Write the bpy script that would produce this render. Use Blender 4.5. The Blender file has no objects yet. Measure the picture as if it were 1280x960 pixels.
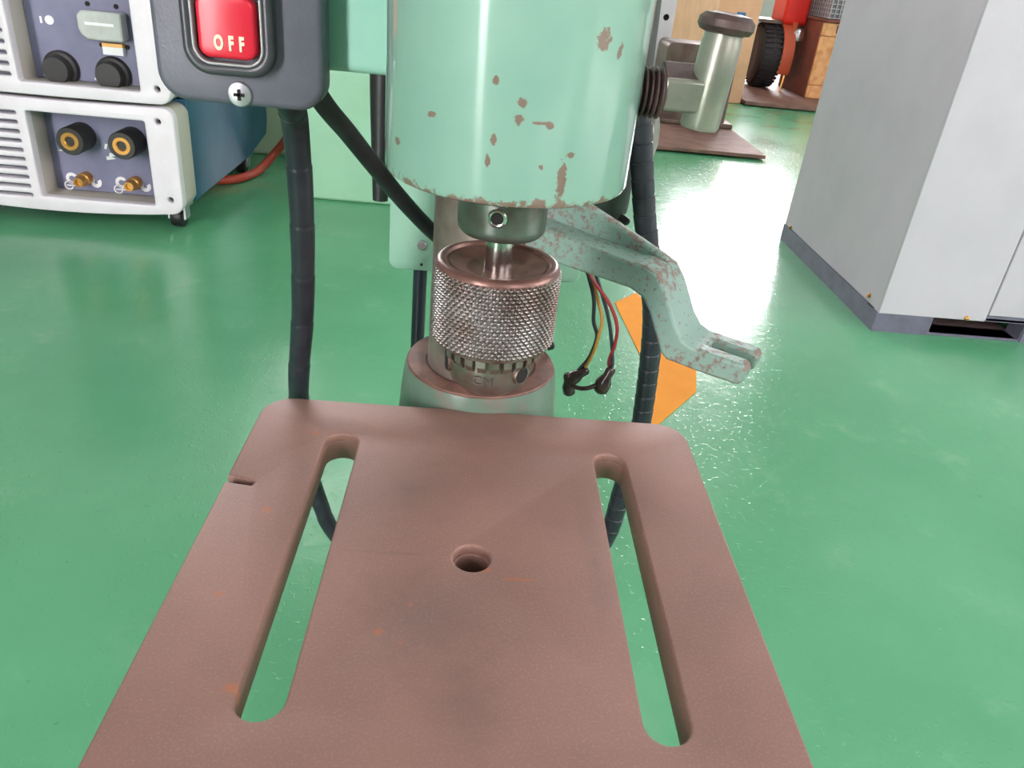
import bpy, bmesh, math, random
from mathutils import Vector, Matrix
random.seed(7)
PI = math.pi
sc = bpy.context.scene
C = sc.collection

# ------------------------------------------------------------------ camera
cd = bpy.data.cameras.new('camera'); cam = bpy.data.objects.new('camera', cd); C.objects.link(cam)
cd.sensor_width = 36.0; cd.lens = 970/1280*36; cd.clip_start = 0.01; cd.clip_end = 60
cam.matrix_world = Matrix(((0.9956, -0.0728, -0.0590, -0.0082),
                           (-0.0162, 0.4863, -0.8736, -0.2608),
                           (0.0923, 0.8707, 0.4830, 0.5225),
                           (0, 0, 0, 1)))
sc.camera = cam
# ------------------------------------------------------------------ world and exposure
w = bpy.data.worlds.new('world'); sc.world = w; w.use_nodes = True
w.node_tree.nodes['Background'].inputs[0].default_value = (0.80, 0.90, 1.0, 1)
w.node_tree.nodes['Background'].inputs[1].default_value = 1.0
vs = sc.view_settings
vs.view_transform = 'Standard'; vs.look = 'None'; vs.exposure = 0.34; vs.gamma = 1.0; vs.use_curve_mapping = False
WINDOW_FAR = 26.0      # daylight panes in the far wall
FILL_HIGH = 14.0      # unseen high panes in the far wall, added to brighten the left floor
WINDOW_NEAR = 6.5      # windows behind the camera
DOOR_NEAR = 36.0       # glazed door behind the camera
WINDOW_SIDE = 8.0
TUBE = 22.0            # ceiling fluorescent tubes

# ------------------------------------------------------------------ materials
M = {}
def s2l(c):
    def f(v):
        v /= 255.0
        return v/12.92 if v <= 0.04045 else ((v+0.055)/1.055)**2.4
    return (f(c[0]), f(c[1]), f(c[2]), 1.0)

class NT:
    def __init__(self, name):
        m = bpy.data.materials.new(name); m.use_nodes = True
        self.m = m; self.t = m.node_tree; self.b = self.t.nodes['Principled BSDF']
        self.co = self.t.nodes.new('ShaderNodeTexCoord').outputs['Object']
    def n(self, typ, **kw):
        nd = self.t.nodes.new(typ)
        for k, v in kw.items(): setattr(nd, k, v)
        return nd
    def L(self, a, b): self.t.links.new(a, b)
    def noise(self, scale, detail=4, rough=0.55, co=None):
        nd = self.n('ShaderNodeTexNoise'); nd.inputs['Scale'].default_value = scale
        nd.inputs['Detail'].default_value = detail; nd.inputs['Roughness'].default_value = rough
        self.L(co or self.co, nd.inputs['Vector']); return nd.outputs['Fac']
    def ramp(self, fac, p0, p1):
        nd = self.n('ShaderNodeMapRange'); nd.clamp = True
        nd.inputs['From Min'].default_value = p0; nd.inputs['From Max'].default_value = p1
        self.L(fac, nd.inputs['Value']); return nd.outputs['Result']
    def math(self, op, a, b=None):
        nd = self.n('ShaderNodeMath', operation=op)
        for i, v in enumerate((a, b)):
            if v is None: continue
            if isinstance(v, (int, float)): nd.inputs[i].default_value = v
            else: self.L(v, nd.inputs[i])
        return nd.outputs[0]
    def mix(self, fac, a, b):
        nd = self.n('ShaderNodeMix', data_type='RGBA')
        if isinstance(fac, (int, float)): nd.inputs[0].default_value = fac
        else: self.L(fac, nd.inputs[0])
        for i, v in ((6, a), (7, b)):
            if isinstance(v, tuple): nd.inputs[i].default_value = v
            else: self.L(v, nd.inputs[i])
        return nd.outputs[2]
    def bump(self, h, strength, dist=0.001):
        nd = self.n('ShaderNodeBump'); nd.inputs['Strength'].default_value = strength
        nd.inputs['Distance'].default_value = dist; self.L(h, nd.inputs['Height'])
        self.L(nd.outputs[0], self.b.inputs['Normal'])
    def sep(self):
        nd = self.n('ShaderNodeSeparateXYZ'); self.L(self.co, nd.inputs[0]); return nd.outputs
    def spots(self, axes, lst, jscale=400, jamp=1.2, soft=0.75):
        """union of ragged elliptic marks (u, v, ru, rv) on the two named object axes"""
        xyz = self.sep(); u = xyz[axes[0]]; v = xyz[axes[1]]; tot = None
        jit = self.math('MULTIPLY', self.math('SUBTRACT', self.noise(jscale, 3, 0.7), 0.5), jamp*2)
        for (cu, cv, ru, rv) in lst:
            a = self.math('MULTIPLY', self.math('SUBTRACT', u, cu), 1/ru)
            b = self.math('MULTIPLY', self.math('SUBTRACT', v, cv), 1/rv)
            d = self.math('SQRT', self.math('ADD', self.math('MULTIPLY', a, a), self.math('MULTIPLY', b, b)))
            d = self.math('ADD', d, jit)
            f = self.ramp(d, 1.05, soft)
            tot = f if tot is None else self.math('MAXIMUM', tot, f)
        return tot

def mat(name, col, rough=0.5, metal=0.0, col2=None, vscale=60, lo=0.4, hi=0.65, chip=None, cscale=120, clo=0.62, chi=0.68,
        bump=0.0, bscale=300, rvar=0.0, spec=0.5):
    k = NT(name); b = k.b
    base = s2l(col)
    if col2: base = k.mix(k.ramp(k.noise(vscale), lo, hi), base, s2l(col2))
    if chip:
        base = k.mix(k.ramp(k.noise(cscale, 5, 0.65), clo, chi), base, s2l(chip))
    if isinstance(base, tuple): b.inputs['Base Color'].default_value = base
    else: k.L(base, b.inputs['Base Color'])
    b.inputs['Roughness'].default_value = rough; b.inputs['Metallic'].default_value = metal
    b.inputs['Specular IOR Level'].default_value = spec
    if rvar:
        r = k.n('ShaderNodeMapRange'); r.inputs['To Min'].default_value = rough-rvar; r.inputs['To Max'].default_value = rough+rvar
        k.L(k.noise(vscale*1.7), r.inputs['Value']); k.L(r.outputs[0], b.inputs['Roughness'])
    if bump: k.bump(k.noise(bscale, 3), bump)
    M[name] = k.m; return k

def emit(name, col, strength):
    k = NT(name); k.b.inputs['Base Color'].default_value = (0.8, 0.8, 0.8, 1)
    k.b.inputs['Emission Color'].default_value = col; k.b.inputs['Emission Strength'].default_value = strength
    M[name] = k.m

# floor: green resin paint, glossy, worn
k = NT('floor_paint')
base = k.mix(k.ramp(k.noise(2.2, 5), 0.35, 0.7), s2l((84, 161, 115)), s2l((102, 175, 130)))
base = k.mix(k.math('MULTIPLY', k.ramp(k.noise(9, 6, 0.7), 0.58, 0.75), 0.35), base, s2l((140, 186, 152)))
base = k.mix(k.math('MULTIPLY', k.ramp(k.noise(60, 4, 0.7), 0.68, 0.75), 0.5), base, s2l((60, 110, 85)))
k.L(base, k.b.inputs['Base Color'])
r = k.n('ShaderNodeMapRange'); r.inputs['To Min'].default_value = 0.13; r.inputs['To Max'].default_value = 0.28
k.L(k.noise(5, 5), r.inputs['Value']); k.L(r.outputs[0], k.b.inputs['Roughness'])
hgt = k.math('ADD', k.math('MULTIPLY', k.noise(28, 3), 1.2), k.math('MULTIPLY', k.ramp(k.noise(150, 2), 0.60, 0.72), 0.45))
k.bump(hgt, 0.30, 0.002)
M['floor_paint'] = k.m

# green hammer paint of the drill head with named chips (object axes: x, z about the head axis)
def green_paint(name, col, spots=None, chipthr=(0.70, 0.74), rough=0.33, rim=None, cscale=150, edge=0, coat=0):
    k = NT(name)
    base = k.mix(k.ramp(k.noise(25, 4), 0.35, 0.7), s2l(col), s2l((col[0]-12, col[1]-10, col[2]-8)))
    rust = k.mix(k.noise(300, 3), s2l((112, 84, 78)), s2l((140, 112, 100)))
    chips = k.ramp(k.noise(cscale, 5, 0.6), *chipthr)
    if edge:
        pt = k.n('ShaderNodeNewGeometry').outputs['Pointiness']
        e = k.math('ADD', pt, k.math('MULTIPLY', k.math('SUBTRACT', k.noise(260, 5, 0.7), 0.5), 0.22))
        chips = k.math('MAXIMUM', chips, k.math('MULTIPLY', k.ramp(e, 0.541, 0.568), edge))
    if coat:
        k.b.inputs['Coat Weight'].default_value = coat; k.b.inputs['Coat Roughness'].default_value = 0.08; k.b.inputs['Coat IOR'].default_value = 1.75
    if spots: chips = k.math('MAXIMUM', chips, k.spots((0, 2), spots))
    if rim is not None:
        z = k.sep()[2]
        zz = k.math('ADD', z, k.math('MULTIPLY', k.math('SUBTRACT', k.noise(160, 5, 0.65), 0.5), 0.018))
        chips = k.math('MAXIMUM', chips, k.ramp(zz, rim+0.0012, rim-0.0002))
    k.L(k.mix(chips, base, rust), k.b.inputs['Base Color'])
    rr = k.n('ShaderNodeMapRange'); rr.inputs['To Min'].default_value = rough; rr.inputs['To Max'].default_value = 0.7
    k.L(chips, rr.inputs['Value']); k.L(rr.outputs[0], k.b.inputs['Roughness'])
    k.bump(k.math('SUBTRACT', k.math('MULTIPLY', k.noise(220, 3), 0.5), k.math('MULTIPLY', chips, 0.8)), 0.12, 0.001)
    M[name] = k.m
head_spots = [(0.0148, 0.0085, .0014, .0065), (0.0155, -0.0005, .0032, .0028), (0.022, 0.046, .002, .003), (0.0015, 0.029, .0013, .0016), (0.001, 0.0245, .0016, .0013),
              (0.0095, 0.0235, .0012, .001), (0.0075, 0.024, .003, .0004), (-0.0055, 0.0185, .0008, .0018), (-0.0068, 0.0125, .0008, .0025),
              (0.0085, 0.012, .0009, .0011), (0.017, 0.0155, .0013, .001), (-0.012, -0.0028, .004, .0015), (-0.006, 0.034, .0008, .0014), (-0.034, 0.012, .001, .001),
              (-0.0235, 0.0225, .0012, .001), (0.0275, 0.043, .001, .002), (0.009, 0.001, .002, .002), (-0.0255, -0.0005, .003, .0008)]
green_paint('head_green', (142, 178, 162), head_spots, (0.73, 0.76), 0.38, rim=0.0004, cscale=260, coat=1.0)
green_paint('plate_green', (150, 198, 172), None, (0.73, 0.76), 0.4)
green_paint('arm_green', (130, 160, 148), None, (0.625, 0.65), 0.42, cscale=420, edge=0.85)
green_paint('hub_green', (106, 128, 112), None, (0.48, 0.70), 0.30, cscale=60)
green_paint('bracket_green', (158, 208, 190), None, (0.78, 0.8), 0.28)

# brown rust-toned cast iron table with smudges (object axes x, y, origin on the spindle axis)
k = NT('table_iron')
base = k.mix(k.ramp(k.noise(14, 5), 0.3, 0.7), s2l((150, 113, 101)), s2l((132, 101, 91)))
base = k.mix(k.math('MULTIPLY', k.ramp(k.noise(900, 2), 0.5, 0.75), 0.4), base, s2l((166, 138, 126)))
dark = k.spots((0, 1), [(-0.005, 0.10, .05, .020), (-0.03, 0.045, .03, .035), (-0.02, -0.035, .028, .03), (0.0, -0.075, .016, .03), (-0.07, 0.02, .012, .05), (-0.075, 0.1, .022, .01), (-0.035, 0.0, .02, .0012), (0.055, 0.0, .008, .05)], 30, 1.3, -0.6)
base = k.mix(k.math('MULTIPLY', dark, 0.62), base, s2l((104, 86, 80)))
orange = k.spots((0, 1), [(0.006, -0.007, .0035, .002), (0.02, -0.012, .007, .0009), (-0.095, 0.024, .0022, .0022), (-0.035, -0.045, .0018, .002), (-0.024, -0.03, .001, .001), (-0.026, -0.05, .001, .001), (-0.082, -0.074, .003, .002), (-0.086, 0.09, .002, .002), (-0.1, -0.03, .0015, .0015)], 600, 1.1)
base = k.mix(k.math('MULTIPLY', orange, 0.6), base, s2l((176, 104, 62)))
k.L(base, k.b.inputs['Base Color']); k.b.inputs['Roughness'].default_value = 0.55
k.b.inputs['Metallic'].default_value = 0.15
k.bump(k.noise(1400, 2), 0.10, 0.0005)
M['table_iron'] = k.m

mat('column_steel', (150, 140, 132), 0.42, 0.55, (122, 104, 96), 40, bump=0.05)
mat('rust_top', (132, 96, 84), 0.5, 0.3, (102, 74, 66), 70, bump=0.15)
mat('collar_steel', (118, 120, 116), 0.32, 0.75, (96, 84, 76), 60, rvar=0.08)
mat('stamp_dark', (92, 84, 82), 0.5, 0.6)
mat('bright_steel', (205, 205, 200), 0.22, 1.0)
mat('screw_steel', (178, 178, 182), 0.35, 0.7)
mat('chuck_steel', (150, 140, 134), 0.36, 0.85, (124, 96, 86), 90, rvar=0.08)
mat('knurl_steel', (158, 152, 150), 0.36, 0.9, (128, 112, 106), 60)
mat('chuck_rust', (132, 98, 88), 0.34, 0.4, (106, 76, 68), 120, bump=0.08)
mat('hole_dark', (24, 20, 19), 0.8)
mat('black_rubber', (32, 32, 36), 0.5, 0, (42, 42, 46), 80, bump=0.12, bscale=500)
mat('wrap_black', (33, 37, 45), 0.42, 0, (44, 48, 55), 90, bump=0.12, bscale=500)
mat('black_plastic', (30, 30, 32), 0.45)
mat('tube_blue_black', (38, 44, 56), 0.38)
mat('switch_grey', (94, 95, 107), 0.42, 0, (87, 88, 99), 60, bump=0.10, bscale=900)
mat('switch_edge', (60, 61, 66), 0.3)
mat('lip_grey', (150, 150, 150), 0.35, 0.3)
mat('switch_red', (212, 34, 56), 0.30, 0)
mat('print_cream', (244, 232, 196), 0.6)
mat('print_white', (238, 240, 240), 0.6)
mat('motor_dark', (52, 60, 54), 0.5, 0.1, (40, 44, 42), 50)
mat('fitting_green', (142, 142, 130), 0.32, 0.45, (120, 126, 112), 60, chip=(100, 84, 76), cscale=90, clo=0.66, chi=0.74)
mat('fitting_rust', (84, 66, 62), 0.5, 0.3, (60, 48, 46), 150, bump=0.3, bscale=250)
mat('tape_brown', (62, 48, 44), 0.22, 0, (36, 30, 30), 150)
mat('wire_red', (140, 40, 46), 0.4); mat('wire_yellow', (168, 124, 48), 0.4); mat('wire_dark', (44, 52, 58), 0.4)
mat('white_paint', (196, 193, 200), 0.42, 0, (191, 188, 195), 8)
mat('side_paint_pinked', (194, 184, 194), 0.42, 0, (188, 178, 188), 8)  # same paint as the front, pinked to offset green light off the floor
mat('plinth_blue', (112, 112, 130), 0.5, 0, (100, 99, 114), 30)
mat('slot_lip', (116, 98, 96), 0.6)
mat('welder_white', (228, 225, 230), 0.45, 0, (222, 218, 222), 15)
mat('welder_beige', (186, 182, 170), 0.5)
mat('welder_panel', (124, 126, 152), 0.5, 0, (116, 118, 144), 20)
mat('welder_blue', (34, 92, 122), 0.45, 0, (28, 80, 106), 10)
mat('brass', (206, 154, 84), 0.3, 0.85)
mat('socket_black', (44, 44, 42), 0.45)
mat('smoky_cover', (196, 202, 196), 0.15, 0, (182, 188, 182), 30)
mat('label_orange', (240, 190, 110), 0.6)
mat('hose_red', (190, 74, 54), 0.4)
mat('cabinet_green', (150, 200, 166), 0.4, 0, (140, 190, 156), 6)
mat('cream_paint', (226, 232, 210), 0.45)
mat('marking_orange', (246, 162, 58), 0.7, 0, (240, 156, 52), 14, spec=0.15)
mat('pedestal_iron', (110, 96, 84), 0.42, 0.3, (88, 72, 64), 20, bump=0.1)
mat('plate_rust', (128, 98, 84), 0.6, 0.1, (106, 80, 70), 18, bump=0.2, bscale=120)
mat('cardboard', (226, 178, 140), 0.7, 0, (216, 168, 130), 12)
mat('label_blue', (60, 110, 160), 0.5)
mat('tyre_black', (36, 36, 38), 0.7)
mat('rim_orange', (186, 84, 50), 0.5)
mat('red_paint', (214, 40, 32), 0.35)
mat('chrome', (220, 220, 220), 0.15, 1.0)
mat('crate_brown', (128, 72, 56), 0.65, 0, (108, 60, 48), 20)
mat('crate_wood', (226, 172, 116), 0.6, 0, (200, 140, 86), 30)
mat('basket_grey', (120, 120, 122), 0.5, 0.3)
mat('wall_white', (190, 188, 188), 0.8, 0, (182, 180, 180), 2)
mat('wall_grey', (112, 108, 110), 0.8, 0, (104, 100, 102), 2)
mat('ceiling_white', (226, 226, 226), 0.85)
mat('ceiling_grey', (160, 156, 158), 0.85)
mat('frame_grey', (170, 174, 176), 0.4)
emit('daylight_far', (1.0, 0.93, 0.97, 1), WINDOW_FAR)
emit('fill_high', (1.0, 0.94, 0.97, 1), FILL_HIGH)
emit('daylight_near', (1.0, 0.925, 0.945, 1), WINDOW_NEAR)
emit('daylight_door', (1.0, 0.94, 0.96, 1), DOOR_NEAR)
emit('daylight_side', (1.0, 0.925, 0.945, 1), WINDOW_SIDE)
emit('tube_light', (1.0, 0.925, 0.94, 1), TUBE)

# ------------------------------------------------------------------ mesh helpers
WL = {}
def make(name, verts, faces, m, parent=None, origin=None, smooth=35, bevel=0, seg=2, solid=0):
    vs_ = [Vector(v) for v in verts]
    if origin is None:
        lo = [min(v[i] for v in vs_) for i in range(3)]; hi = [max(v[i] for v in vs_) for i in range(3)]
        origin = Vector([(a+b)/2 for a, b in zip(lo, hi)])
    origin = Vector(origin)
    me = bpy.data.meshes.new(name)
    me.from_pydata([v-origin for v in vs_], [], faces)
    bm = bmesh.new(); bm.from_mesh(me)
    bmesh.ops.remove_doubles(bm, verts=bm.verts, dist=1e-7)
    bmesh.ops.recalc_face_normals(bm, faces=bm.faces)
    bm.to_mesh(me); bm.free()
    me.materials.append(M[m])
    if smooth:
        me.polygons.foreach_set('use_smooth', [True]*len(me.polygons))
        me.set_sharp_from_angle(angle=math.radians(smooth))
    o = bpy.data.objects.new(name, me); C.objects.link(o)
    WL[o.name] = origin
    if parent is not None:
        o.parent = parent; o.location = origin - WL[parent.name]
    else: o.location = origin
    if bevel:
        b = o.modifiers.new('bevel', 'BEVEL'); b.width = bevel; b.segments = seg; b.limit_method = 'ANGLE'; b.angle_limit = math.radians(40)
        b.harden_normals = False
    return o

def empty(name, loc):
    o = bpy.data.objects.new(name, None); C.objects.link(o); o.location = loc; o.empty_display_size = 0.05
    WL[o.name] = Vector(loc); return o
def tag(o, label=None, cat=None, group=None, kind=None):
    if label: o['label'] = label
    if cat: o['category'] = cat
    if group: o['group'] = group
    if kind: o['kind'] = kind
    return o

def box_vf(x0, x1, y0, y1, z0, z1):
    v = [(x0,y0,z0),(x1,y0,z0),(x1,y1,z0),(x0,y1,z0),(x0,y0,z1),(x1,y0,z1),(x1,y1,z1),(x0,y1,z1)]
    f = [(0,3,2,1),(4,5,6,7),(0,1,5,4),(1,2,6,5),(2,3,7,6),(3,0,4,7)]
    return v, f
def box(name, x0, x1, y0, y1, z0, z1, m, parent=None, bevel=0, seg=2, **kw):
    v, f = box_vf(x0, x1, y0, y1, z0, z1)
    return make(name, v, f, m, parent, bevel=bevel, seg=seg, **kw)
def join_vf(lst):
    V, F = [], []
    for v, f in lst:
        o = len(V); V += list(v); F += [tuple(i+o for i in q) for q in f]
    return V, F

def frame_of(ax):
    ax = Vector(ax).normalized()
    t = Vector((0,0,1)) if abs(ax.z) < 0.9 else Vector((1,0,0))
    u = t.cross(ax).normalized(); v = ax.cross(u)
    return u, v, ax
def lathe_vf(prof, center=(0,0,0), axis=(0,0,1), seg=64):
    """prof: list of (radius, height along axis); the ends close with caps"""
    u, v, a = frame_of(axis); c = Vector(center); V, F = [], []
    for (r, h) in prof:
        r = max(r, 1e-5)
        for i in range(seg):
            t = 2*PI*i/seg
            V.append(c + a*h + u*(r*math.cos(t)) + v*(r*math.sin(t)))
    n = len(prof)
    for j in range(n-1):
        for i in range(seg):
            i2 = (i+1) % seg
            F.append((j*seg+i, j*seg+i2, (j+1)*seg+i2, (j+1)*seg+i))
    if prof[0] != prof[-1]:
        F.append(tuple(range(seg))[::-1]); F.append(tuple((n-1)*seg+i for i in range(seg)))
    return V, F
def lathe(name, prof, center, axis, m, parent=None, seg=64, **kw):
    v, f = lathe_vf(prof, center, axis, seg)
    return make(name, v, f, m, parent, **kw)

def catmull(pts, n):
    P = [Vector(p) for p in pts]; P = [P[0]*2-P[1]] + P + [P[-1]*2-P[-2]]; out = []
    for i in range(1, len(P)-2):
        for k_ in range(n):
            t = k_/n
            out.append(0.5*((2*P[i]) + (P[i+1]-P[i-1])*t + (2*P[i-1]-5*P[i]+4*P[i+1]-P[i+2])*t*t + (3*P[i]-P[i-1]-3*P[i+1]+P[i+2])*t**3))
    out.append(P[-2]); return out
def tube_vf(path, rad, seg=14):
    V, F = [], []; n = len(path); s = 0; u = None
    for i, p in enumerate(path):
        d = (path[min(i+1, n-1)] - path[max(i-1, 0)]).normalized()
        if u is None: u = frame_of(d)[0]
        u = (u - d*u.dot(d)).normalized(); v = d.cross(u)
        if i: s += (p-path[i-1]).length
        r = rad(s) if callable(rad) else rad
        for k_ in range(seg):
            t = 2*PI*k_/seg
            V.append(p + u*(r*math.cos(t)) + v*(r*math.sin(t)))
    for j in range(n-1):
        for i in range(seg):
            i2 = (i+1) % seg
            F.append((j*seg+i, j*seg+i2, (j+1)*seg+i2, (j+1)*seg+i))
    F.append(tuple(range(seg))[::-1]); F.append(tuple((n-1)*seg+i for i in range(seg)))
    return V, F
def tube(name, pts, rad, m, parent=None, seg=14, n=12, **kw):
    v, f = tube_vf(catmull(pts, n), rad, seg)
    return make(name, v, f, m, parent, **kw)

def prism_vf(poly, mapf, d0, d1):
    """polygon (u, v) extruded between depths d0 and d1; mapf(u, v, d) -> xyz"""
    n = len(poly)
    V = [mapf(u, v, d0) for u, v in poly] + [mapf(u, v, d1) for u, v in poly]
    F = [tuple(range(n))[::-1], tuple(range(n, 2*n))] + [(i, (i+1) % n, n+(i+1) % n, n+i) for i in range(n)]
    return V, F
XZ = lambda u, v, d: (u, d, v)
XY = lambda u, v, d: (u, v, d)
YZ = lambda u, v, d: (d, u, v)
def prism(name, poly, mapf, d0, d1, m, parent=None, **kw):
    v, f = prism_vf(poly, mapf, d0, d1)
    return make(name, v, f, m, parent, **kw)

def rrect(x0, x1, y0, y1, r, n=6):
    r = min(r, (x1-x0)/2-1e-6, (y1-y0)/2-1e-6); out = []
    for cx, cy, a in ((x1-r, y1-r, 0), (x0+r, y1-r, 90), (x0+r, y0+r, 180), (x1-r, y0+r, 270)):
        for i in range(n+1):
            t = math.radians(a+90*i/n); out.append((cx+r*math.cos(t), cy+r*math.sin(t)))
    return out
def circle(cx, cy, r, n=32): return [(cx+r*math.cos(2*PI*i/n), cy+r*math.sin(2*PI*i/n)) for i in range(n)]

def sheet_vf(outer, holes, half, mapf, bevel=0.0):
    """flat shape with holes, thickness 2*half (+bevel), from a filled 2D curve; mapf(u, v, w)"""
    cu = bpy.data.curves.new('tmp', 'CURVE'); cu.dimensions = '2D'; cu.fill_mode = 'BOTH'
    cu.extrude = half; cu.bevel_depth = bevel; cu.bevel_resolution = 2; cu.offset = -bevel
    for poly in [outer]+holes:
        sp = cu.splines.new('POLY'); sp.points.add(len(poly)-1); sp.use_cyclic_u = True
        for p, q in zip(sp.points, poly): p.co = (q[0], q[1], 0, 1)
    ob = bpy.data.objects.new('tmp', cu); C.objects.link(ob)
    dg = bpy.context.evaluated_depsgraph_get()
    me = bpy.data.meshes.new_from_object(ob.evaluated_get(dg))
    V = [mapf(*v.co) for v in me.vertices]; F = [tuple(p.vertices) for p in me.polygons]
    bpy.data.objects.remove(ob); bpy.data.curves.remove(cu); bpy.data.meshes.remove(me)
    return V, F
def sheet(name, outer, holes, half, mapf, m, parent=None, bevel=0.0, **kw):
    v, f = sheet_vf(outer, holes, half, mapf, bevel)
    return make(name, v, f, m, parent, **kw)
def text(name, body, size, mapf, m, parent=None, ext=0.0002, **kw):
    cu = bpy.data.curves.new('tmp', 'FONT'); cu.body = body; cu.size = size; cu.extrude = ext; cu.align_x = 'CENTER'; cu.align_y = 'CENTER'
    for a in ('space_character', 'offset'):
        if a in kw: setattr(cu, a, kw.pop(a))
    ob = bpy.data.objects.new('tmp', cu); C.objects.link(ob)
    dg = bpy.context.evaluated_depsgraph_get(); me = bpy.data.meshes.new_from_object(ob.evaluated_get(dg))
    V = [mapf(*v.co) for v in me.vertices]; F = [tuple(p.vertices) for p in me.polygons]
    bpy.data.objects.remove(ob); bpy.data.curves.remove(cu)
    return make(name, V, F, m, parent, smooth=0, **kw)

# ------------------------------------------------------------------ the setting
RX0, RX1, RY0, RY1, RH = -4.2, 4.6, -2.3, 6.2, 3.2
o = box('floor', RX0, RX1, RY0, RY1, -0.1, 0.0, 'floor_paint', smooth=0, origin=(0,0,0)); tag(o, kind='structure')
def wall_with_openings(name, mapf, u0, u1, openings, m='wall_white'):
    v, f = sheet_vf([(u0,0),(u1,0),(u1,RH),(u0,RH)], [[(a,c),(b,c),(b,d),(a,d)] for a, b, c, d in openings], 0.08, mapf)
    return tag(make(name, v, f, m, smooth=0), kind='structure')
far_win = [(1.58, 2.62, 0.70, 2.25), (-3.9, -0.7, 1.45, 2.85)]  # the wide high opening is added to brighten the floor on the left
near_win = [(-1.66, -1.20, 0.02, 2.1), (0.9, 3.0, 1.0, 2.4)]
left_win = []
right_win = [(-2.0, 1.4, 1.0, 2.4)]
wall_with_openings('wall_back', lambda u, v, w_: (u, RY1+0.08+w_, v), RX0, RX1, far_win)
wall_with_openings('wall_front', lambda u, v, w_: (u, RY0-0.08-w_, v), RX0, RX1, near_win, 'wall_grey')
wall_with_openings('wall_left', lambda u, v, w_: (RX0-0.08-w_, u, v), RY0, RY1, left_win, 'wall_grey')
wall_with_openings('wall_right', lambda u, v, w_: (RX1+0.08+w_, u, v), RY0, RY1, right_win)
o = box('ceiling', RX0, RX1, RY0, RY1, RH, RH+0.1, 'ceiling_grey', smooth=0); tag(o, kind='structure')
wn = 0
def window(op, mapf, m, cols):
    global wn; wn += 1
    a, b, c, d = op; root = empty('window_%d' % wn, mapf((a+b)/2, c, 0)); tag(root, kind='structure')
    fr = 0.05; holes = []; cw = (b-a-fr*(cols+1))/cols
    for i in range(cols):
        x0 = a+fr+i*(cw+fr); holes.append([(x0,c+fr),(x0+cw,c+fr),(x0+cw,d-fr),(x0,d-fr)])
    v, f = sheet_vf([(a,c),(b,c),(b,d),(a,d)], holes, 0.03, mapf)
    make('window_frame', v, f, 'frame_grey', root, smooth=0)
    for i, h in enumerate(holes):
        v, f = prism_vf(h, mapf, -0.004, 0.004); make('pane', v, f, m, root, smooth=0)
for op, pm, nc in zip(far_win, ('daylight_far', 'fill_high'), (2, 4)): window(op, lambda u, v, w_: (u, RY1+0.05+w_, v), pm, nc)
for op, pm, nc in zip(near_win, ('daylight_door', 'daylight_near'), (1, 2)): window(op, lambda u, v, w_: (u, RY0-0.05-w_, v), pm, nc)
for op in left_win: window(op, lambda u, v, w_: (RX0-0.05-w_, u, v), 'daylight_side', 3)
for op in right_win: window(op, lambda u, v, w_: (RX1+0.05+w_, u, v), 'daylight_side', 2)
names = ['over the space behind the camera', 'over the aisle beyond the drill press', 'over the pale cabinet of the machine tool', 'near the added far left panes', 'near the far right window']
for i, (lx, ly) in enumerate(((2.4,-1.0),(0.4,2.4),(2.6,1.6),(-0.9,4.4),(2.4,4.4))):
    t = tag(empty('ceiling_light', (lx, ly, RH)), 'white twin-tube ceiling light '+names[i], 'ceiling light', 'twin-tube ceiling lights')
    box('housing', lx-0.62, lx+0.62, ly-0.12, ly+0.12, RH-0.07, RH, 'ceiling_white', t, bevel=0.01)
    for s in (-1, 1):
        lathe('lamp_tube', [(0.016,-0.58),(0.016,0.58)], (lx, ly+s*0.06, RH-0.10), (1,0,0), 'tube_light', t, seg=16)
        for e in (-1, 1):
            box('lamp_holder', lx+e*0.59-0.012, lx+e*0.59+0.012, ly+s*0.06-0.02, ly+s*0.06+0.02, RH-0.12, RH-0.065, 'ceiling_white', t)

# ------------------------------------------------------------------ drill press
dp = tag(empty('drill_press', (0, 0.17, 0)), 'mint green cast-iron bench drill press with brown slotted table and chuck', 'drill press')
TZ = 0.29
# base and column
o = prism('base', rrect(-0.085, 0.085, -0.06, 0.25, 0.02), XY, 0, 0.028, 'hub_green', dp, bevel=0.004)
lathe('column', [(0.033, 0.02), (0.033, 0.60)], (0, 0.17, 0), (0,0,1), 'column_steel', dp, seg=72, origin=(0,0.17,0.3))
# table: blind notch in the left edge, two slots, one hole
def slot(cx, y0, y1, r, n=12):
    a = [(cx+r*math.cos(PI*i/n), y1-r+r*math.sin(PI*i/n)) for i in range(n+1)]
    b = [(cx-r*math.cos(PI*i/n), y0+r-r*math.sin(PI*i/n)) for i in range(n+1)]
    return a+b
outer = rrect(-0.12, 0.12, -0.125, 0.125, 0.017, 8)
# notch: the left edge of rrect runs from the second corner to the third
i_l = 9+9-1
notch = [(-0.12, 0.0485), (-0.1075, 0.0455), (-0.1060, 0.0440), (-0.1068, 0.0418), (-0.12, 0.0435)]
outer_n = outer[:i_l+1] + notch + outer[i_l+1:]
slots = [slot(-0.0712, -0.0865, 0.0915, 0.0088), slot(0.0715, -0.0885, 0.0890, 0.0085)]
hole = circle(0, 0, 0.0072, 32)
holec = circle(0, 0, 0.0084, 32)
top = sheet_vf(outer_n, slots+[holec], 0.0015, lambda u, v, w_: (u, v, TZ-0.0028+w_), 0.0013)
bot = sheet_vf(outer, slots+[hole], 0.0052, lambda u, v, w_: (u, v, TZ-0.0105+w_), 0.0006)
v, f = join_vf([top, bot])
table = make('table', v, f, 'table_iron', dp, origin=(0,0,TZ), smooth=50)
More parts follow.
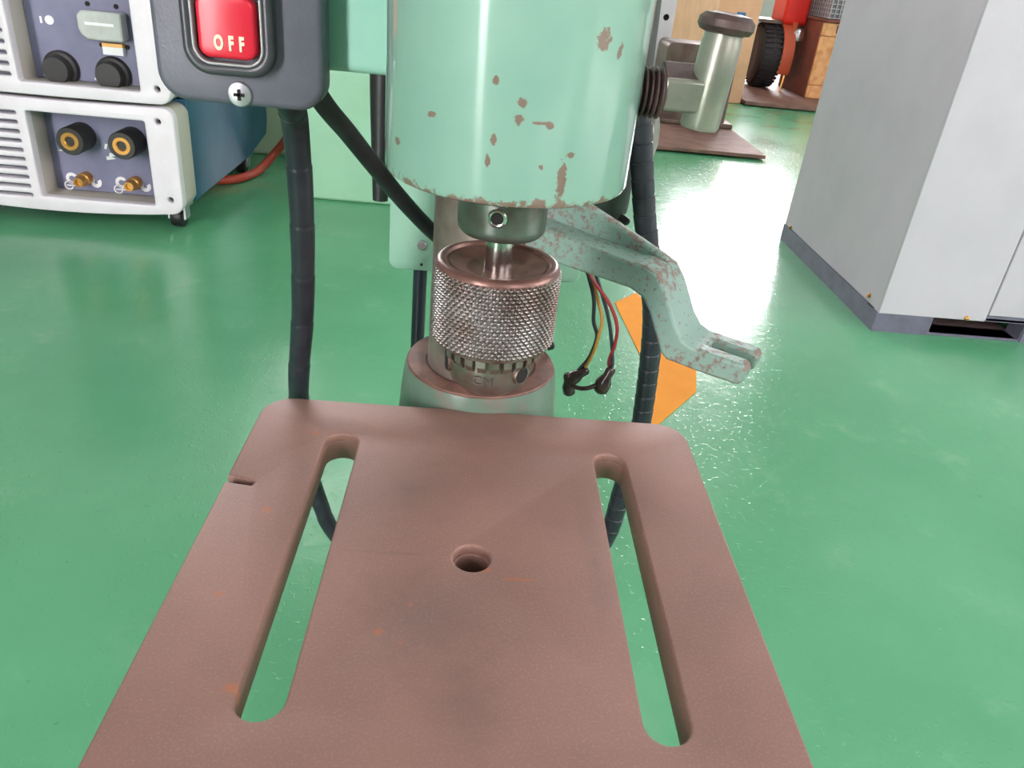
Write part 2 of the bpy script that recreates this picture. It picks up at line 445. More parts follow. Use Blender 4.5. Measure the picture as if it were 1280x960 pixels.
# rib frame and bracket under the table
v, f = join_vf([box_vf(-0.035, 0.035, 0.06, 0.135, TZ-0.05, TZ-0.016), box_vf(-0.045, 0.045, -0.05, 0.09, TZ-0.026, TZ-0.0155)])
make('table_bracket', v, f, 'hub_green', dp, bevel=0.003)
hub = lathe('table_hub', [(0.0335, 0.205), (0.050, 0.205), (0.0515, 0.215), (0.0505, 0.26), (0.0485, 0.283), (0.0470, 0.2955), (0.0462, 0.2985), (0.0335, 0.2985)], (0, 0.17, 0), (0,0,1), 'hub_green', dp, seg=72)
lathe('hub_top_ring', [(0.0334, 0.2975), (0.0458, 0.2975), (0.0460, 0.2988), (0.0452, 0.2998), (0.0345, 0.2998), (0.0334, 0.2990)], (0, 0.17, 0), (0,0,1), 'rust_top', hub, seg=72)
lathe('clamp_screw', [(0.0028,0),(0.0028,0.0035),(0.0018,0.0045)], (0.0425, 0.190, 0.303), (1,0.3,0.2), 'black_plastic', hub, seg=20)
# head
HZ = 0.4585
head = lathe('head_casting', [(0.026, HZ-0.0005), (0.0375, HZ-0.0008), (0.0392, HZ), (0.0400, HZ+0.0015), (0.0402, HZ+0.1), (0.0404, 0.575), (0.038, 0.582)], (0,0,0), (0,0,1), 'head_green', dp, seg=128, origin=(0,0,HZ))
v, f = join_vf([box_vf(-0.034, 0.034, 0.02, 0.20, 0.468, 0.575)])
make('head_body', v, f, 'plate_green', head, bevel=0.005)
v, f = lathe_vf([(0.0335,0.47),(0.047,0.47),(0.047,0.575),(0.0335,0.575)], (0,0.17,0), (0,0,1), 72)
make('column_clamp', v, f, 'plate_green', head, bevel=0.002)
# quill collar with socket screw
collar = lathe('quill_collar', [(0.006,0.4385),(0.0138,0.4385),(0.0151,0.4400),(0.0154,0.4420),(0.0154,0.4588),(0.006,0.4588)], (0,0,0), (0,0,1), 'collar_steel', dp, seg=72)
ax = Vector((-0.13, -1, 0)).normalized()
scr_c = ax*0.0146 + Vector((0,0,0.4475))
lathe('set_screw', [(0.0021,-0.0005),(0.0021,0.0016),(0.0026,0.0018),(0.0032,0.0013),(0.0033,0)], scr_c, ax, 'bright_steel', collar, seg=24)
lathe('socket_shade', [(0.0021,0.0004),(0.0021,0.0013),(0.0001,0.0012)], scr_c, ax, 'hole_dark', collar, seg=12)  # dark disc painted as the shade inside the socket
# chuck
arbor = lathe('arbor', [(0.0049,0.415),(0.0049,0.440)], (0,0,0), (0,0,1), 'bright_steel', dp, seg=32)
chuck = lathe('chuck', [(0.002,0.3775),(0.0060,0.3770),(0.0105,0.3780),(0.0146,0.3820),(0.0158,0.3860),(0.0161,0.3940),(0.0161,0.4020),(0.004,0.4020)], (0,0,0), (0,0,1), 'chuck_steel', dp, seg=96)
N = 62; rows = 10.5; nu = N*8; nz = 112; z0, z1, R0 = 0.3985, 0.4264, 0.0222
def tri(t): t = t % 1.0; return 1-abs(2*t-1)
V, F = [], []
for j in range(nz+1):
    g = j/nz; z = z0+(z1-z0)*g
    e = min(1, min(g, 1-g)*28)
    for i in range(nu):
        t = 2*PI*i/nu; a = N*i/nu; b_ = rows*g
        h = min(1, 1.6*min(tri(a+b_), tri(a-b_)))
        r = R0 - 0.0007 + 0.00115*h*e + 0.0002*e
        V.append((r*math.cos(t), r*math.sin(t), z))
for j in range(nz):
    for i in range(nu):
        i2 = (i+1) % nu; F.append((j*nu+i, j*nu+i2, (j+1)*nu+i2, (j+1)*nu+i))
sleeve = make('knurled_sleeve', V, F, 'knurl_steel', chuck, smooth=60)
lathe('sleeve_top', [(0.0217,0.4250),(0.0221,0.4262),(0.0218,0.4272),(0.0211,0.4279),(0.0202,0.4281),(0.0189,0.4280),(0.0183,0.4270),(0.0176,0.4267),(0.0172,0.4272),(0.0130,0.4258),(0.0085,0.4240),(0.0056,0.4232),(0.0049,0.4232),(0.0049,0.4200),(0.0222,0.4200)], (0,0,0), (0,0,1), 'chuck_rust', chuck, seg=96)
lathe('sleeve_bottom', [(0.0163,0.3990),(0.0163,0.3975),(0.0205,0.3972),(0.0216,0.3980),(0.0219,0.3990)], (0,0,0), (0,0,1), 'chuck_steel', chuck, seg=96)
# gear teeth under the sleeve
V, F = [], []; nt = 24
prof = [(0.0172,0.3980),(0.0172,0.3952),(0.0162,0.3938)]
vf = []
for k_ in range(nt):
    a0 = 2*PI*(k_)/nt; a1 = 2*PI*(k_+0.62)/nt
    vv = []
    for r_, z_ in ((0.0150,0.3985),(0.0186,0.3985),(0.0184,0.3935),(0.0166,0.3908),(0.0150,0.3908)):
        for a in (a0, a1): vv.append((r_*math.cos(a), r_*math.sin(a), z_))
    ff = [(0,2,4,6,8),(1,9,7,5,3)] + [(2*q, 2*q+1, 2*((q+1) % 5)+1, 2*((q+1) % 5)) for q in range(5)]
    vf.append((vv, ff))
v, f = join_vf(vf); make('gear_teeth', v, f, 'chuck_steel', chuck, smooth=0)
for ang in (-PI/2+0.80, -PI/2+0.80+2*PI/3, -PI/2+0.80+4*PI/3):
    ax = Vector((math.cos(ang), math.sin(ang), 0)); c = ax*0.0155+Vector((0,0,0.3885))
    lathe('key_hole', [(0.0032,-0.001),(0.0032,0.0012),(0.0035,0.0012),(0.0038,0.0004),(0.0038,-0.001)], c, ax, 'chuck_steel', chuck, seg=28)
    lathe('key_hole_shadow', [(0.0032,0.0),(0.0032,0.0009),(0.0002,0.0009)], c, ax, 'hole_dark', chuck, seg=24)
def wrapf(r, a0, zc):
    return lambda u, v_, w_: ((r+w_)*math.cos(a0+u/r), (r+w_)*math.sin(a0+u/r), zc+v_)
text('stamped_letters', 'CM', 0.0052, wrapf(0.01612, -PI/2-0.14, 0.3870), 'stamp_dark', chuck, ext=0.0001, space_character=1.1)
# feed fitting on the right of the head: threaded stub, square block, upright pin with cap
fit = box('feed_fitting', 0.0465, 0.0625, -0.0055, 0.0055, 0.4835, 0.4935, 'fitting_green', dp, bevel=0.0012)
prof = []
for k_ in range(6):
    x = 0.0365+k_*0.0018; prof += [(0.0062, x), (0.0078, x+0.0006), (0.0078, x+0.0011)]
prof += [(0.0062, 0.0474)]
lathe('threaded_stub', prof, (0,0,0.4880), (1,0,0), 'fitting_rust', fit, seg=32, smooth=20)
prism('block_top', [(-0.0050,0.4930),(0.0060,0.4930),(0.0060,0.4972),(0.0030,0.4972)], YZ, 0.0468, 0.0600, 'fitting_rust', fit, bevel=0.0006)
tilt = Vector((0.07, 0, 1)).normalized()
pin = lathe('feed_pin', [(0.0030,-0.0005),(0.0058,0),(0.0063,0.0012),(0.0063,0.026),(0.0060,0.027),(0.0060,0.031)], (0.0612, 0, 0.4785), tilt, 'fitting_green', fit, seg=40)
lathe('pin_cap', [(0.0060,0.0285),(0.0078,0.0290),(0.0088,0.0305),(0.0086,0.0325),(0.0070,0.0340),(0.0035,0.0345),(0.0030,0.0335),(0.0005,0.0335)], (0.0612, 0, 0.4785), tilt, 'fitting_rust', pin, seg=32)

# fork arm
AA = math.radians(-33); u2 = Vector((math.cos(AA), math.sin(AA), 0)); n2 = Vector((-math.sin(AA), math.cos(AA), 0))
def arm_map(r_, z_, d_): p = Vector((0,0.17,0)) + u2*r_ + n2*d_; return (p.x, p.y, z_)
body = [(0.030,0.3815),(0.094,0.3795),(0.1015,0.3765),(0.1065,0.3700),(0.1165,0.3505),(0.1200,0.3478),(0.1375,0.3470),(0.1375,0.3585),(0.1320,0.3590),(0.1265,0.3610),(0.1215,0.3670),(0.1130,0.3830),(0.1070,0.3905),(0.0995,0.3935),(0.092,0.3930),(0.030,0.3985)]
parts = [prism_vf(body, arm_map, -0.0140, 0.0140)]
prong = [(0.134,0.3470),(0.1575,0.3468),(0.1605,0.3490),(0.1612,0.3560),(0.1590,0.3583),(0.134,0.3588)]
parts.append(prism_vf(prong, arm_map, -0.0140, -0.0048)); parts.append(prism_vf(prong, arm_map, 0.0048, 0.0140))
v, f = join_vf(parts)
arm = make('fork_arm', v, f, 'arm_green', dp, bevel=0.0022, seg=3, smooth=40)
v, f = prism_vf([(0.028,0.392),(0.100,0.390),(0.106,0.3915),(0.101,0.3955),(0.030,0.4195)], arm_map, 0.0035, 0.0095)
make('arm_rib', v, f, 'arm_green', arm, bevel=0.0022, seg=3, smooth=40)

# rear mounting plate, screw, stay tube
plate = sheet('rear_plate', rrect(-0.0645, 0.062, 0.334, 0.56, 0.006), [], 0.004, lambda u, v_, w_: (u, 0.2305+w_, v_), 'plate_green', dp, bevel=0.0008)
lathe('plate_screw', [(0.0032,-0.001),(0.0032,0.0016),(0.0024,0.0022)], (-0.0432, 0.2255, 0.3520), (0,-1,0), 'screw_steel', plate, seg=20)
lathe('plate_screw', [(0.0009,0),(0.0009,0.0006)], (-0.0432, 0.2255, 0.3385), (0,-1,0), 'hole_dark', plate, seg=10)
tube('stay_tube', [(-0.0450,0.243,0.345),(-0.0452,0.243,0.28),(-0.0452,0.243,0.20),(-0.045,0.235,0.02)], 0.0048, 'tube_blue_black', dp)
# motor behind the plate
motor = lathe('motor', [(0.010,0.322),(0.019,0.323),(0.022,0.330),(0.024,0.352),(0.044,0.364),(0.048,0.372),(0.049,0.46),(0.046,0.54),(0.02,0.55)], (0.050,0.288,0), (0,0,1), 'motor_dark', dp, seg=56)
lathe('motor_bolt', [(0.0028,0),(0.0028,0.006),(0.0018,0.007)], (0.090, 0.262, 0.371), (0.6,-0.6,-0.3), 'black_plastic', motor, seg=12)
lathe('terminal_cap', [(0.0165,-0.02),(0.0170,0.006),(0.0155,0.010),(0.008,0.0125)], (0.098,0.285,0.424), (1,-0.25,0.1), 'fitting_green', motor, seg=40)
# tension lever hanging behind the head on the left
V, F = tube_vf(catmull([(-0.0735,0.262,0.475),(-0.0745,0.262,0.43),(-0.0748,0.261,0.395),(-0.0750,0.26,0.369)], 10), lambda s: 0.0086 - 0.045*max(0, s-0.03), 16)
make('tension_lever', V, F, 'black_plastic', dp)
# switch bracket + switch box
sheet('switch_bracket', rrect(-0.083, -0.030, 0.476, 0.56, 0.004), [], 0.012, lambda u, v_, w_: (u, 0.079+w_, v_), 'bracket_green', dp, bevel=0.003)
SY = 0.05
sheet_o = rrect(-0.1315, -0.0695, 0.4625, 0.575, 0.0105, 8)
swb = sheet('switch_box', sheet_o, [], 0.0045, lambda u, v_, w_: (u, SY+0.0070+w_, v_), 'switch_grey', dp, bevel=0.0025, smooth=60)
rim_o = rrect(-0.1190, -0.0862, 0.4735, 0.5685, 0.0095, 8); rim_i = rrect(-0.1150, -0.0903, 0.4775, 0.5645, 0.0062, 8)
sheet('button_surround', rim_o, [rim_i], 0.0030, lambda u, v_, w_: (u, SY-0.001+w_, v_), 'switch_edge', swb, bevel=0.0016, smooth=60)
sheet('button_lip', rrect(-0.1154, -0.0899, 0.4771, 0.5649, 0.0066, 8), [rrect(-0.1144, -0.0909, 0.4781, 0.5639, 0.0056, 8)], 0.0030, lambda u, v_, w_: (u, SY-0.0022+w_, v_), 'lip_grey', swb, bevel=0.0003)
btn = sheet('off_button', rrect(-0.1133, -0.0925, 0.4795, 0.5005, 0.0040, 8), [], 0.0028, lambda u, v_, w_: (u, SY-0.0010+w_, v_), 'switch_red', swb, bevel=0.0016, smooth=60)
text('button_letters', 'OFF', 0.0066, lambda u, v_, w_: (-0.1020+u*0.60, SY-0.0055-w_, 0.4847+v_), 'print_cream', btn, ext=0.0003, space_character=1.95, offset=0.0003)
sheet('on_button', rrect(-0.1133, -0.0925, 0.5380, 0.5625, 0.0040, 8), [], 0.0028, lambda u, v_, w_: (u, SY-0.0010+w_, v_), 'black_plastic', swb, bevel=0.0016, smooth=60)
sx, sz = -0.1010, 0.4668
sw = lathe('cover_screw', [(0.0046,-0.001),(0.0046,0.0006),(0.0042,0.0012),(0.0025,0.0017),(0.0002,0.0018)], (sx, SY, sz), (0,-1,0), 'screw_steel', swb, seg=32)
v, f = join_vf([box_vf(sx-0.0020, sx+0.0020, SY-0.0021, SY-0.0012, sz-0.0006, sz+0.0006), box_vf(sx-0.0006, sx+0.0006, SY-0.0021, SY-0.0012, sz-0.0020, sz+0.0020)])
make('cross_recess', v, f, 'hole_dark', sw, smooth=0)
box('switch_back', -0.124, -0.077, 0.060, 0.076, 0.468, 0.57, 'black_plastic', swb, bevel=0.003)
# cables
def wrap_rad(r, pitch, depth):
    def fn(s):
        t = (s % pitch)/pitch
        return r - (depth if t < 0.09 else 0) - 0.05*r*t
    return fn
tube('switch_cable', [(-0.0905,0.070,0.480),(-0.0912,0.085,0.460),(-0.0925,0.100,0.4455),(-0.0940,0.112,0.400),(-0.0985,0.125,0.345),(-0.1062,0.140,0.2904),(-0.1130,0.170,0.230),(-0.1145,0.2,0.1762),(-0.1095,0.204,0.150),(-0.1028,0.205,0.1286),(-0.085,0.212,0.095),(-0.06,0.24,0.05),(-0.03,0.275,0.02)],
     wrap_rad(0.0062, 0.031, 0.0003), 'wrap_black', dp, seg=18, n=70)
tube('motor_cable', [(0.0800,0.255,0.470),(0.0880,0.25,0.445),(0.0935,0.25,0.420),(0.1040,0.25,0.375),(0.1165,0.25,0.330),(0.1245,0.25,0.290),(0.1295,0.25,0.2203),(0.1290,0.25,0.180),(0.1251,0.25,0.1508),(0.1205,0.25,0.1018),(0.105,0.26,0.055),(0.07,0.28,0.02),(0.03,0.29,0.012)],
     wrap_rad(0.0078, 0.0118, 0.0006), 'wrap_black', dp, seg=18, n=70)
tube('feed_cable', [(-0.085,0.080,0.475),(-0.0796,0.100,0.457),(-0.0733,0.125,0.440),(-0.0633,0.15,0.4182),(-0.0520,0.176,0.3950),(-0.0356,0.2,0.3700),(-0.015,0.214,0.350),(0.01,0.222,0.34)], 0.0046, 'black_rubber', dp)
# loose motor leads, taped ends
leads = tag(empty('loose_leads', (0.07, 0.24, 0.34)), None); leads.parent = dp; leads.location = Vector((0.07,0.24,0.34))-WL[dp.name]
tube('red_lead', [(0.068,0.245,0.345),(0.0715,0.24,0.3346),(0.0872,0.239,0.316),(0.0952,0.238,0.300),(0.0965,0.24,0.284),(0.0945,0.241,0.270),(0.0975,0.24,0.2584)], 0.0013, 'wire_red', leads, seg=8)
tube('dark_lead', [(0.070,0.248,0.345),(0.078,0.243,0.3300),(0.0885,0.242,0.305),(0.0945,0.242,0.284),(0.0970,0.239,0.268),(0.0950,0.24,0.258)], 0.0014, 'wire_dark', leads, seg=8)
tube('yellow_lead', [(0.069,0.248,0.343),(0.0790,0.243,0.318),(0.0842,0.240,0.3025),(0.0835,0.239,0.290),(0.0815,0.239,0.276),(0.0765,0.24,0.262),(0.0700,0.24,0.2560)], 0.0012, 'wire_yellow', leads, seg=8)
tube('dark_lead', [(0.067,0.247,0.342),(0.0765,0.244,0.318),(0.0790,0.243,0.300),(0.0830,0.242,0.288),(0.0800,0.242,0.272),(0.0740,0.241,0.262),(0.0690,0.24,0.2550)], 0.0014, 'wire_dark', leads, seg=8)
def blob(name, p0, p1, r0, r1):
    p0, p1 = Vector(p0), Vector(p1); L = (p1-p0).length
    lathe(name, [(r0*0.6,0),(r0,L*0.1),(r0*0.95,L*0.35),(r1*1.05,L*0.6),(r1,L*0.9),(r1*0.55,L)], p0, p1-p0, 'tape_brown', leads, seg=16, smooth=50)
blob('taped_end', (0.0975,0.24,0.266), (0.0900,0.238,0.2450), 0.0036, 0.0058)
blob('taped_end', (0.0800,0.24,0.263), (0.0660,0.24,0.2510), 0.0036, 0.0050)
blob('taped_end', (0.0655,0.24,0.258), (0.0690,0.24,0.2400), 0.0034, 0.0046)
tube('dark_lead', [(0.0660,0.238,0.2530),(0.0730,0.236,0.2490),(0.0810,0.236,0.2490),(0.0890,0.238,0.2520)], 0.0017, 'tape_brown', leads, seg=8)

# ------------------------------------------------------------------ welders
def vent_slots(x0, x1, zs, h=0.0065): return [rrect(x0, x1, z-h/2, z+h/2, h*0.45, 4) for z in zs]
WX0, WX1, WY = -1.03, -0.556, 1.17
def arch_outline(z0, z1, sag, r=0.02, topsag=0.0):
    pts = [];
    n = 24; cx = (WX0+WX1)/2; hw = (WX1-WX0)/2
    base = rrect(WX0, WX1, z0, z1, r, 6); out = []
    def dz(x): return ((x-cx)/hw)**2
    bl = []
    for (x, z) in base: bl.append((x, z))
    # insert extra points on the bottom and top edges so they can bow
    res = []
    for i, (x, z) in enumerate(bl):
        res.append((x, z)); x2, z2 = bl[(i+1) % len(bl)]
        if abs(z-z2) < 1e-9 and abs(x-x2) > 0.1:
            for q in range(1, n): res.append((x+(x2-x)*q/n, z))
    zc = (z0+z1)/2
    return [(x, z + (sag*dz(x) - sag if z < zc else topsag*dz(x) - topsag)) for x, z in res]
def welder(name, label, z0, z1, sag, topsag, op, vents, ):
    root = tag(empty(name, ((WX0+WX1)/2, WY+0.3, z0)), label, 'welding machine', 'stacked welding machines')
    ol = arch_outline(z0, z1, sag, 0.02, topsag)
    opening = rrect(*op, 0.004, 3)
    bez = sheet('front_bezel', ol, [opening]+vents+[circle(WX1-0.022, z0+0.025, 0.0052, 16), circle(WX1-0.028, z1-0.025, 0.0052, 16)], 0.008, lambda u, v_, w_: (u, WY+0.011+w_, v_), 'welder_white', root, bevel=0.003, smooth=50)
    # bezel skirt going back, a touch smaller
    v, f = sheet_vf([(x*0.995+0.005*(WX0+WX1)/2, z) for x, z in arch_outline(z0+0.002, z1-0.002, sag, 0.02, topsag)], [rrect(op[0]-0.003, op[1]+0.003, op[2]-0.003, op[3]+0.003, 0.004, 3)], 0.028, lambda u, v_, w_: (u, WY+0.050+w_, v_), 0.002)
    make('bezel_skirt', v, f, 'welder_beige', root, smooth=50)
    box('vent_backing', WX0+0.02, op[0]-0.008, WY+0.0195, WY+0.0215, z0+0.01, z1-0.01, 'plinth_blue', root)
    pan = box('control_panel', op[0]-0.002, op[1]+0.002, WY+0.066, WY+0.070, op[2]-0.002, op[3]+0.002, 'welder_panel', root)
    for hx, hz in ((WX1-0.022, z0+0.025), (WX1-0.028, z1-0.025)):
        lathe('bezel_screw', [(0.004,0),(0.004,0.004)], (hx, WY+0.0205, hz), (0,-1,0), 'hole_dark', root, seg=12)
    return root, pan
PY = WY+0.066
# lower unit on casters
zs = [0.2000-0.0162*i for i in range(10)]
wl, pl = welder('welding_machine', 'lower white and blue welding unit on casters with two brass cable sockets', 0.041, 0.231, 0.014, 0.004, (-0.812, -0.607, 0.053, 0.205), vent_slots(-1.0, -0.828, zs))
prism('body_shell', [(1.246,0.046),(1.64,0.046),(1.66,0.052),(1.776,0.068),(1.79,0.100),(1.79,0.2335),(1.246,0.2335)], YZ, -1.02, -0.558, 'welder_blue', wl, bevel=0.002)
def socket(x, z):
    s = lathe('cable_socket', [(0.0130,0.046),(0.0165,0.050),(0.0235,0.050),(0.0250,0.047),(0.0250,0.0),(0.0130,0.0)], (x, PY, z), (0,-1,0), 'socket_black', wl, seg=36)
    lathe('brass_contact', [(0.0080,0.030),(0.0080,0.049),(0.0095,0.051),(0.0155,0.051),(0.0165,0.049),(0.0165,0.030)], (x, PY, z), (0,-1,0), 'brass', s, seg=32)
    lathe('contact_core', [(0.0078,0.028),(0.0078,0.036),(0.0001,0.036)], (x, PY, z), (0,-1,0), 'fitting_rust', s, seg=20)
socket(-0.7510, 0.1540); socket(-0.6600, 0.1540)
for x in (-0.7560, -0.6640):
    g = lathe('gas_fitting', [(0.0050,0.032),(0.0055,0.037),(0.0088,0.037),(0.0092,0.034),(0.0092,0.020),(0.0120,0.018),(0.0120,0.0)], (x, PY, 0.0760), (0,-1,0), 'brass', wl, seg=20)
def marks(polys, parent, name='panel_mark'):
    vf = [prism_vf(p, XZ, PY-0.0012, PY+0.001) for p in polys]; v, f = join_vf(vf); make(name, v, f, 'print_white', parent, smooth=0)
def arc(cx, cz, r, a0, a1, w_, n=10):
    o_ = [(cx+(r+w_/2)*math.cos(a0+(a1-a0)*i/n), cz+(r+w_/2)*math.sin(a0+(a1-a0)*i/n)) for i in range(n+1)]
    i_ = [(cx+(r-w_/2)*math.cos(a0+(a1-a0)*i/n), cz+(r-w_/2)*math.sin(a0+(a1-a0)*i/n)) for i in range(n+1)]
    return o_+i_[::-1]
for x in (-0.778, -0.686):
    marks([arc(x-0.006, 0.0720, 0.0085, 0.6, 5.4, 0.006)], wl); marks([arc(x+0.038, 0.0685, 0.0070, 1.9, 6.9, 0.007)], wl)
    marks([arc(x-0.014, 0.0585, 0.0075, 0.1, 2*PI-0.1, 0.002, 18), [(x-0.018,0.0575),(x+0.002,0.0575),(x+0.002,0.0595),(x-0.018,0.0595)]], wl)
marks([[(-0.8010,0.1230),(-0.7800,0.1230),(-0.7860,0.1290)]], wl)
marks([[(-0.7130,0.1200),(-0.7080,0.1200),(-0.7060,0.1270),(-0.6950,0.1250),(-0.6950,0.1220),(-0.7040,0.1200),(-0.6960,0.1165),(-0.7130,0.1130)], [(-0.7110,0.1330),(-0.7070,0.1430),(-0.7120,0.1430),(-0.7145,0.1340)]], wl)
def caster(x, y):
    c = lathe('caster', [(0.014,-0.010),(0.021,-0.010),(0.022,-0.006),(0.022,0.006),(0.021,0.010),(0.014,0.010)], (x, y, 0.0222), (1,0,0), 'black_plastic', wl, seg=28)
    lathe('caster_hub', [(0.010,-0.0115),(0.010,0.0115)], (x, y, 0.0222), (1,0,0), 'screw_steel', c, seg=18)
    v, f = join_vf([box_vf(x-0.017, x-0.0135, y-0.012, y+0.012, 0.018, 0.046), box_vf(x+0.0135, x+0.017, y-0.012, y+0.012, 0.018, 0.046), box_vf(x-0.022, x+0.022, y-0.02, y+0.02, 0.042, 0.049)])
    make('caster_fork', v, f, 'screw_steel', c, smooth=0)
for x in (-0.585, -0.94):
    for y in (1.222, 1.645): caster(x, y)
# upper unit
wu, pu = welder('welding_machine', 'upper white welding unit with capped connectors stacked on the lower one', 0.236, 0.52, 0.003, 0.0, (-0.812, -0.607, 0.254, 0.50), vent_slots(-1.0, -0.822, [0.2640+0.0172*i for i in range(14)]))
prism('body_shell', [(1.246,0.2375),(1.79,0.2375),(1.79,0.515),(1.246,0.515)], YZ, -1.02, -0.558, 'welder_blue', wu, bevel=0.002)
for x, z in ((-0.7660, 0.2700), (-0.6760, 0.2680)):
    s = lathe('connector_cap', [(0.0305,0.0),(0.0305,0.006),(0.0290,0.010),(0.0240,0.012),(0.0225,0.026),(0.0215,0.028),(0.0002,0.028)], (x, PY, z), (0,-1,0), 'socket_black', wu, seg=36)
    lathe('cap_tether', [(0.004,0.0),(0.004,0.026),(0.003,0.028)], (x+0.004, PY, z-0.0315), (0,-1,0), 'socket_black', s, seg=14)
cov = prism('meter_cover', [(-0.710,0.3330),(-0.700,0.3260),(-0.640,0.3260),(-0.640,0.3720),(-0.7060,0.3720),(-0.7140,0.3640),(-0.7140,0.3420)], XZ, PY-0.030, PY, 'smoky_cover', wu, bevel=0.004, seg=3)
box('cover_window', -0.700, -0.652, PY-0.0315, PY-0.029, 0.3500, 0.3545, 'print_white', cov)
for x, z in ((-0.704,0.380),(-0.656,0.380),(-0.6900,0.3160),(-0.6460,0.3160)):
    lathe('cover_screw', [(0.0038,0),(0.0038,0.003)], (x, PY, z), (0,-1,0), 'hole_dark', wu, seg=12)
box('label_strip', -0.6850, -0.6500, PY-0.012, PY, 0.3020, 0.3150, 'print_white', wu); box('label_strip', -0.6850, -0.6500, PY-0.0125, PY, 0.3150, 0.3210, 'label_orange', wu)
marks([[(-0.7900,0.3420),(-0.7865,0.3420),(-0.7865,0.3530),(-0.7900,0.3530)], circle(-0.7740,0.3480,0.0075,18)], wu)
marks([[(-0.8000,0.2470+0.008),(-0.7920,0.2560),(-0.7920,0.2590),(-0.8000,0.2580)], [(-0.7900,0.2560),(-0.7840,0.2560),(-0.7840,0.2590),(-0.7900,0.2590)], [(-0.7830,0.2545),(-0.7780,0.2545),(-0.7780,0.2580),(-0.7830,0.2580)]], wu)
marks([[(-0.7120,0.2560),(-0.6960,0.2560),(-0.6960,0.2600),(-0.7010,0.2610),(-0.7030,0.2660),(-0.7060,0.2600),(-0.7120,0.2590)]], wu)

# hose behind the welders
tag(tube('air_hose', [(-0.72,1.50,0.0105),(-0.64,1.51,0.0105),(-0.589,1.531,0.0105),(-0.563,1.56,0.0105),(-0.545,1.61,0.0115),(-0.530,1.645,0.024),(-0.5115,1.665,0.047),(-0.487,1.675,0.078),(-0.47,1.68,0.12),(-0.455,1.70,0.20),(-0.45,1.72,0.26)], 0.0098, 'hose_red'),
    'red rubber hose curling up from the floor behind the welding units', 'hose')

# ------------------------------------------------------------------ things behind
gc = tag(empty('steel_cabinet', (-0.14, 1.55, 0)), 'pale green painted steel cabinet standing behind the drill press', 'cabinet')
box('body', -0.40, 0.12, 1.475, 1.62, 0.0, 0.62, 'cabinet_green', gc, bevel=0.006)
prism('side_flange', [(-0.405,0.004),(-0.396,0.004),(-0.396,0.61),(-0.405,0.61)], XZ, 1.465, 1.477, 'cabinet_green', gc)
tag(prism('utility_box', [(-0.90,0.0),(-0.415,0.0),(-0.415,0.55),(-0.90,0.55)], XZ, 1.83, 2.20, 'cream_paint', bevel=0.01), 'cream painted box on the floor behind the red hose', 'box')

# orange sheet on the floor
tag(prism('floor_sheet', [(0.244,1.008),(0.292,1.064),(0.338,0.776),(0.3206,0.700),(0.2457,0.600),(0.232,0.600),(0.258,0.775)], XY, 0.0, 0.0012, 'marking_orange', smooth=0), 'flat orange sheet lying on the green floor below the fork arm', 'floor sheet')

# machine tool cabinet on the right
mt = tag(empty('machine_tool', (1.3, 1.22, 0)), 'tall pale grey machine tool cabinet with blue-grey plinth', 'machine')
MX, MY0, MY1, MXE = 0.700, 0.975, 1.478, 2.10
H = 1.70
box('side_panel', MX, MX+0.012, MY0+0.002, MY1, 0.036, H, 'side_paint_pinked', mt, bevel=0.002)
box('front_panel', MX+0.0005, 0.8945, MY0-0.001, MY0+0.02, 0.034, H, 'white_paint', mt, bevel=0.0015)
door = box('front_panel', 0.8970, 1.45, MY0-0.001, MY0+0.02, 0.046, H, 'white_paint', mt, bevel=0.0015)
box('front_panel', 1.4525, MXE, MY0-0.001, MY0+0.02, 0.046, H, 'white_paint', mt, bevel=0.0015)
box('door_handle', 0.9640, 0.990, MY0-0.012, MY0, 0.066, 0.080, 'plinth_blue', door, bevel=0.002)
box('core', MX+0.012, MXE, MY0+0.02, MY1-0.002, 0.036, H, 'side_paint_pinked', mt)
pz = 0.0345
pts = join_vf([box_vf(MX-0.002, 0.800, MY0-0.001, MY0+0.04, 0, pz), box_vf(0.972, MXE, MY0-0.001, MY0+0.04, 0, pz), box_vf(MX-0.002, MX+0.03, MY0+0.04, MY1, 0, pz+0.002), box_vf(MX+0.03, MXE, MY1-0.03, MY1, 0, pz+0.002)])
make('plinth', pts[0], pts[1], 'plinth_blue', mt, smooth=0)
box('plinth_rail', 0.8965, MXE, MY0+0.001, MY0+0.02, 0.0345, 0.0455, 'plinth_blue', mt)
lip = sheet('fork_slot_lip', rrect(0.7985, 0.9735, 0.0005, 0.040, 0.006, 4), [rrect(0.8025, 0.9695, 0.0045, 0.050, 0.003, 4)] if False else [rrect(0.8025, 0.9695, 0.0045, 0.036, 0.004, 4)], 0.02, lambda u, v_, w_: (u, MY0+0.021+w_, v_), 'plinth_blue', mt)
box('fork_slot_floor', 0.800, 0.972, MY0+0.004, MY0+0.25, 0.0005, 0.0045, 'slot_lip', mt)
box('fork_slot_back', 0.795, 0.977, MY0+0.24, MY0+0.26, 0.0, 0.036, 'motor_dark', mt)
for (x, y, z, ax) in ((0.859, MY0-0.001, 0.0385, (0,-1,0)), (MX, 1.02, 0.048, (-1,0,0)), (MX, 1.44, 0.040, (-1,0,0))):
    lathe('panel_screw', [(0.0042,0),(0.0042,0.003),(0.002,0.005)], (x, y, z), ax, 'brass', mt, seg=14)

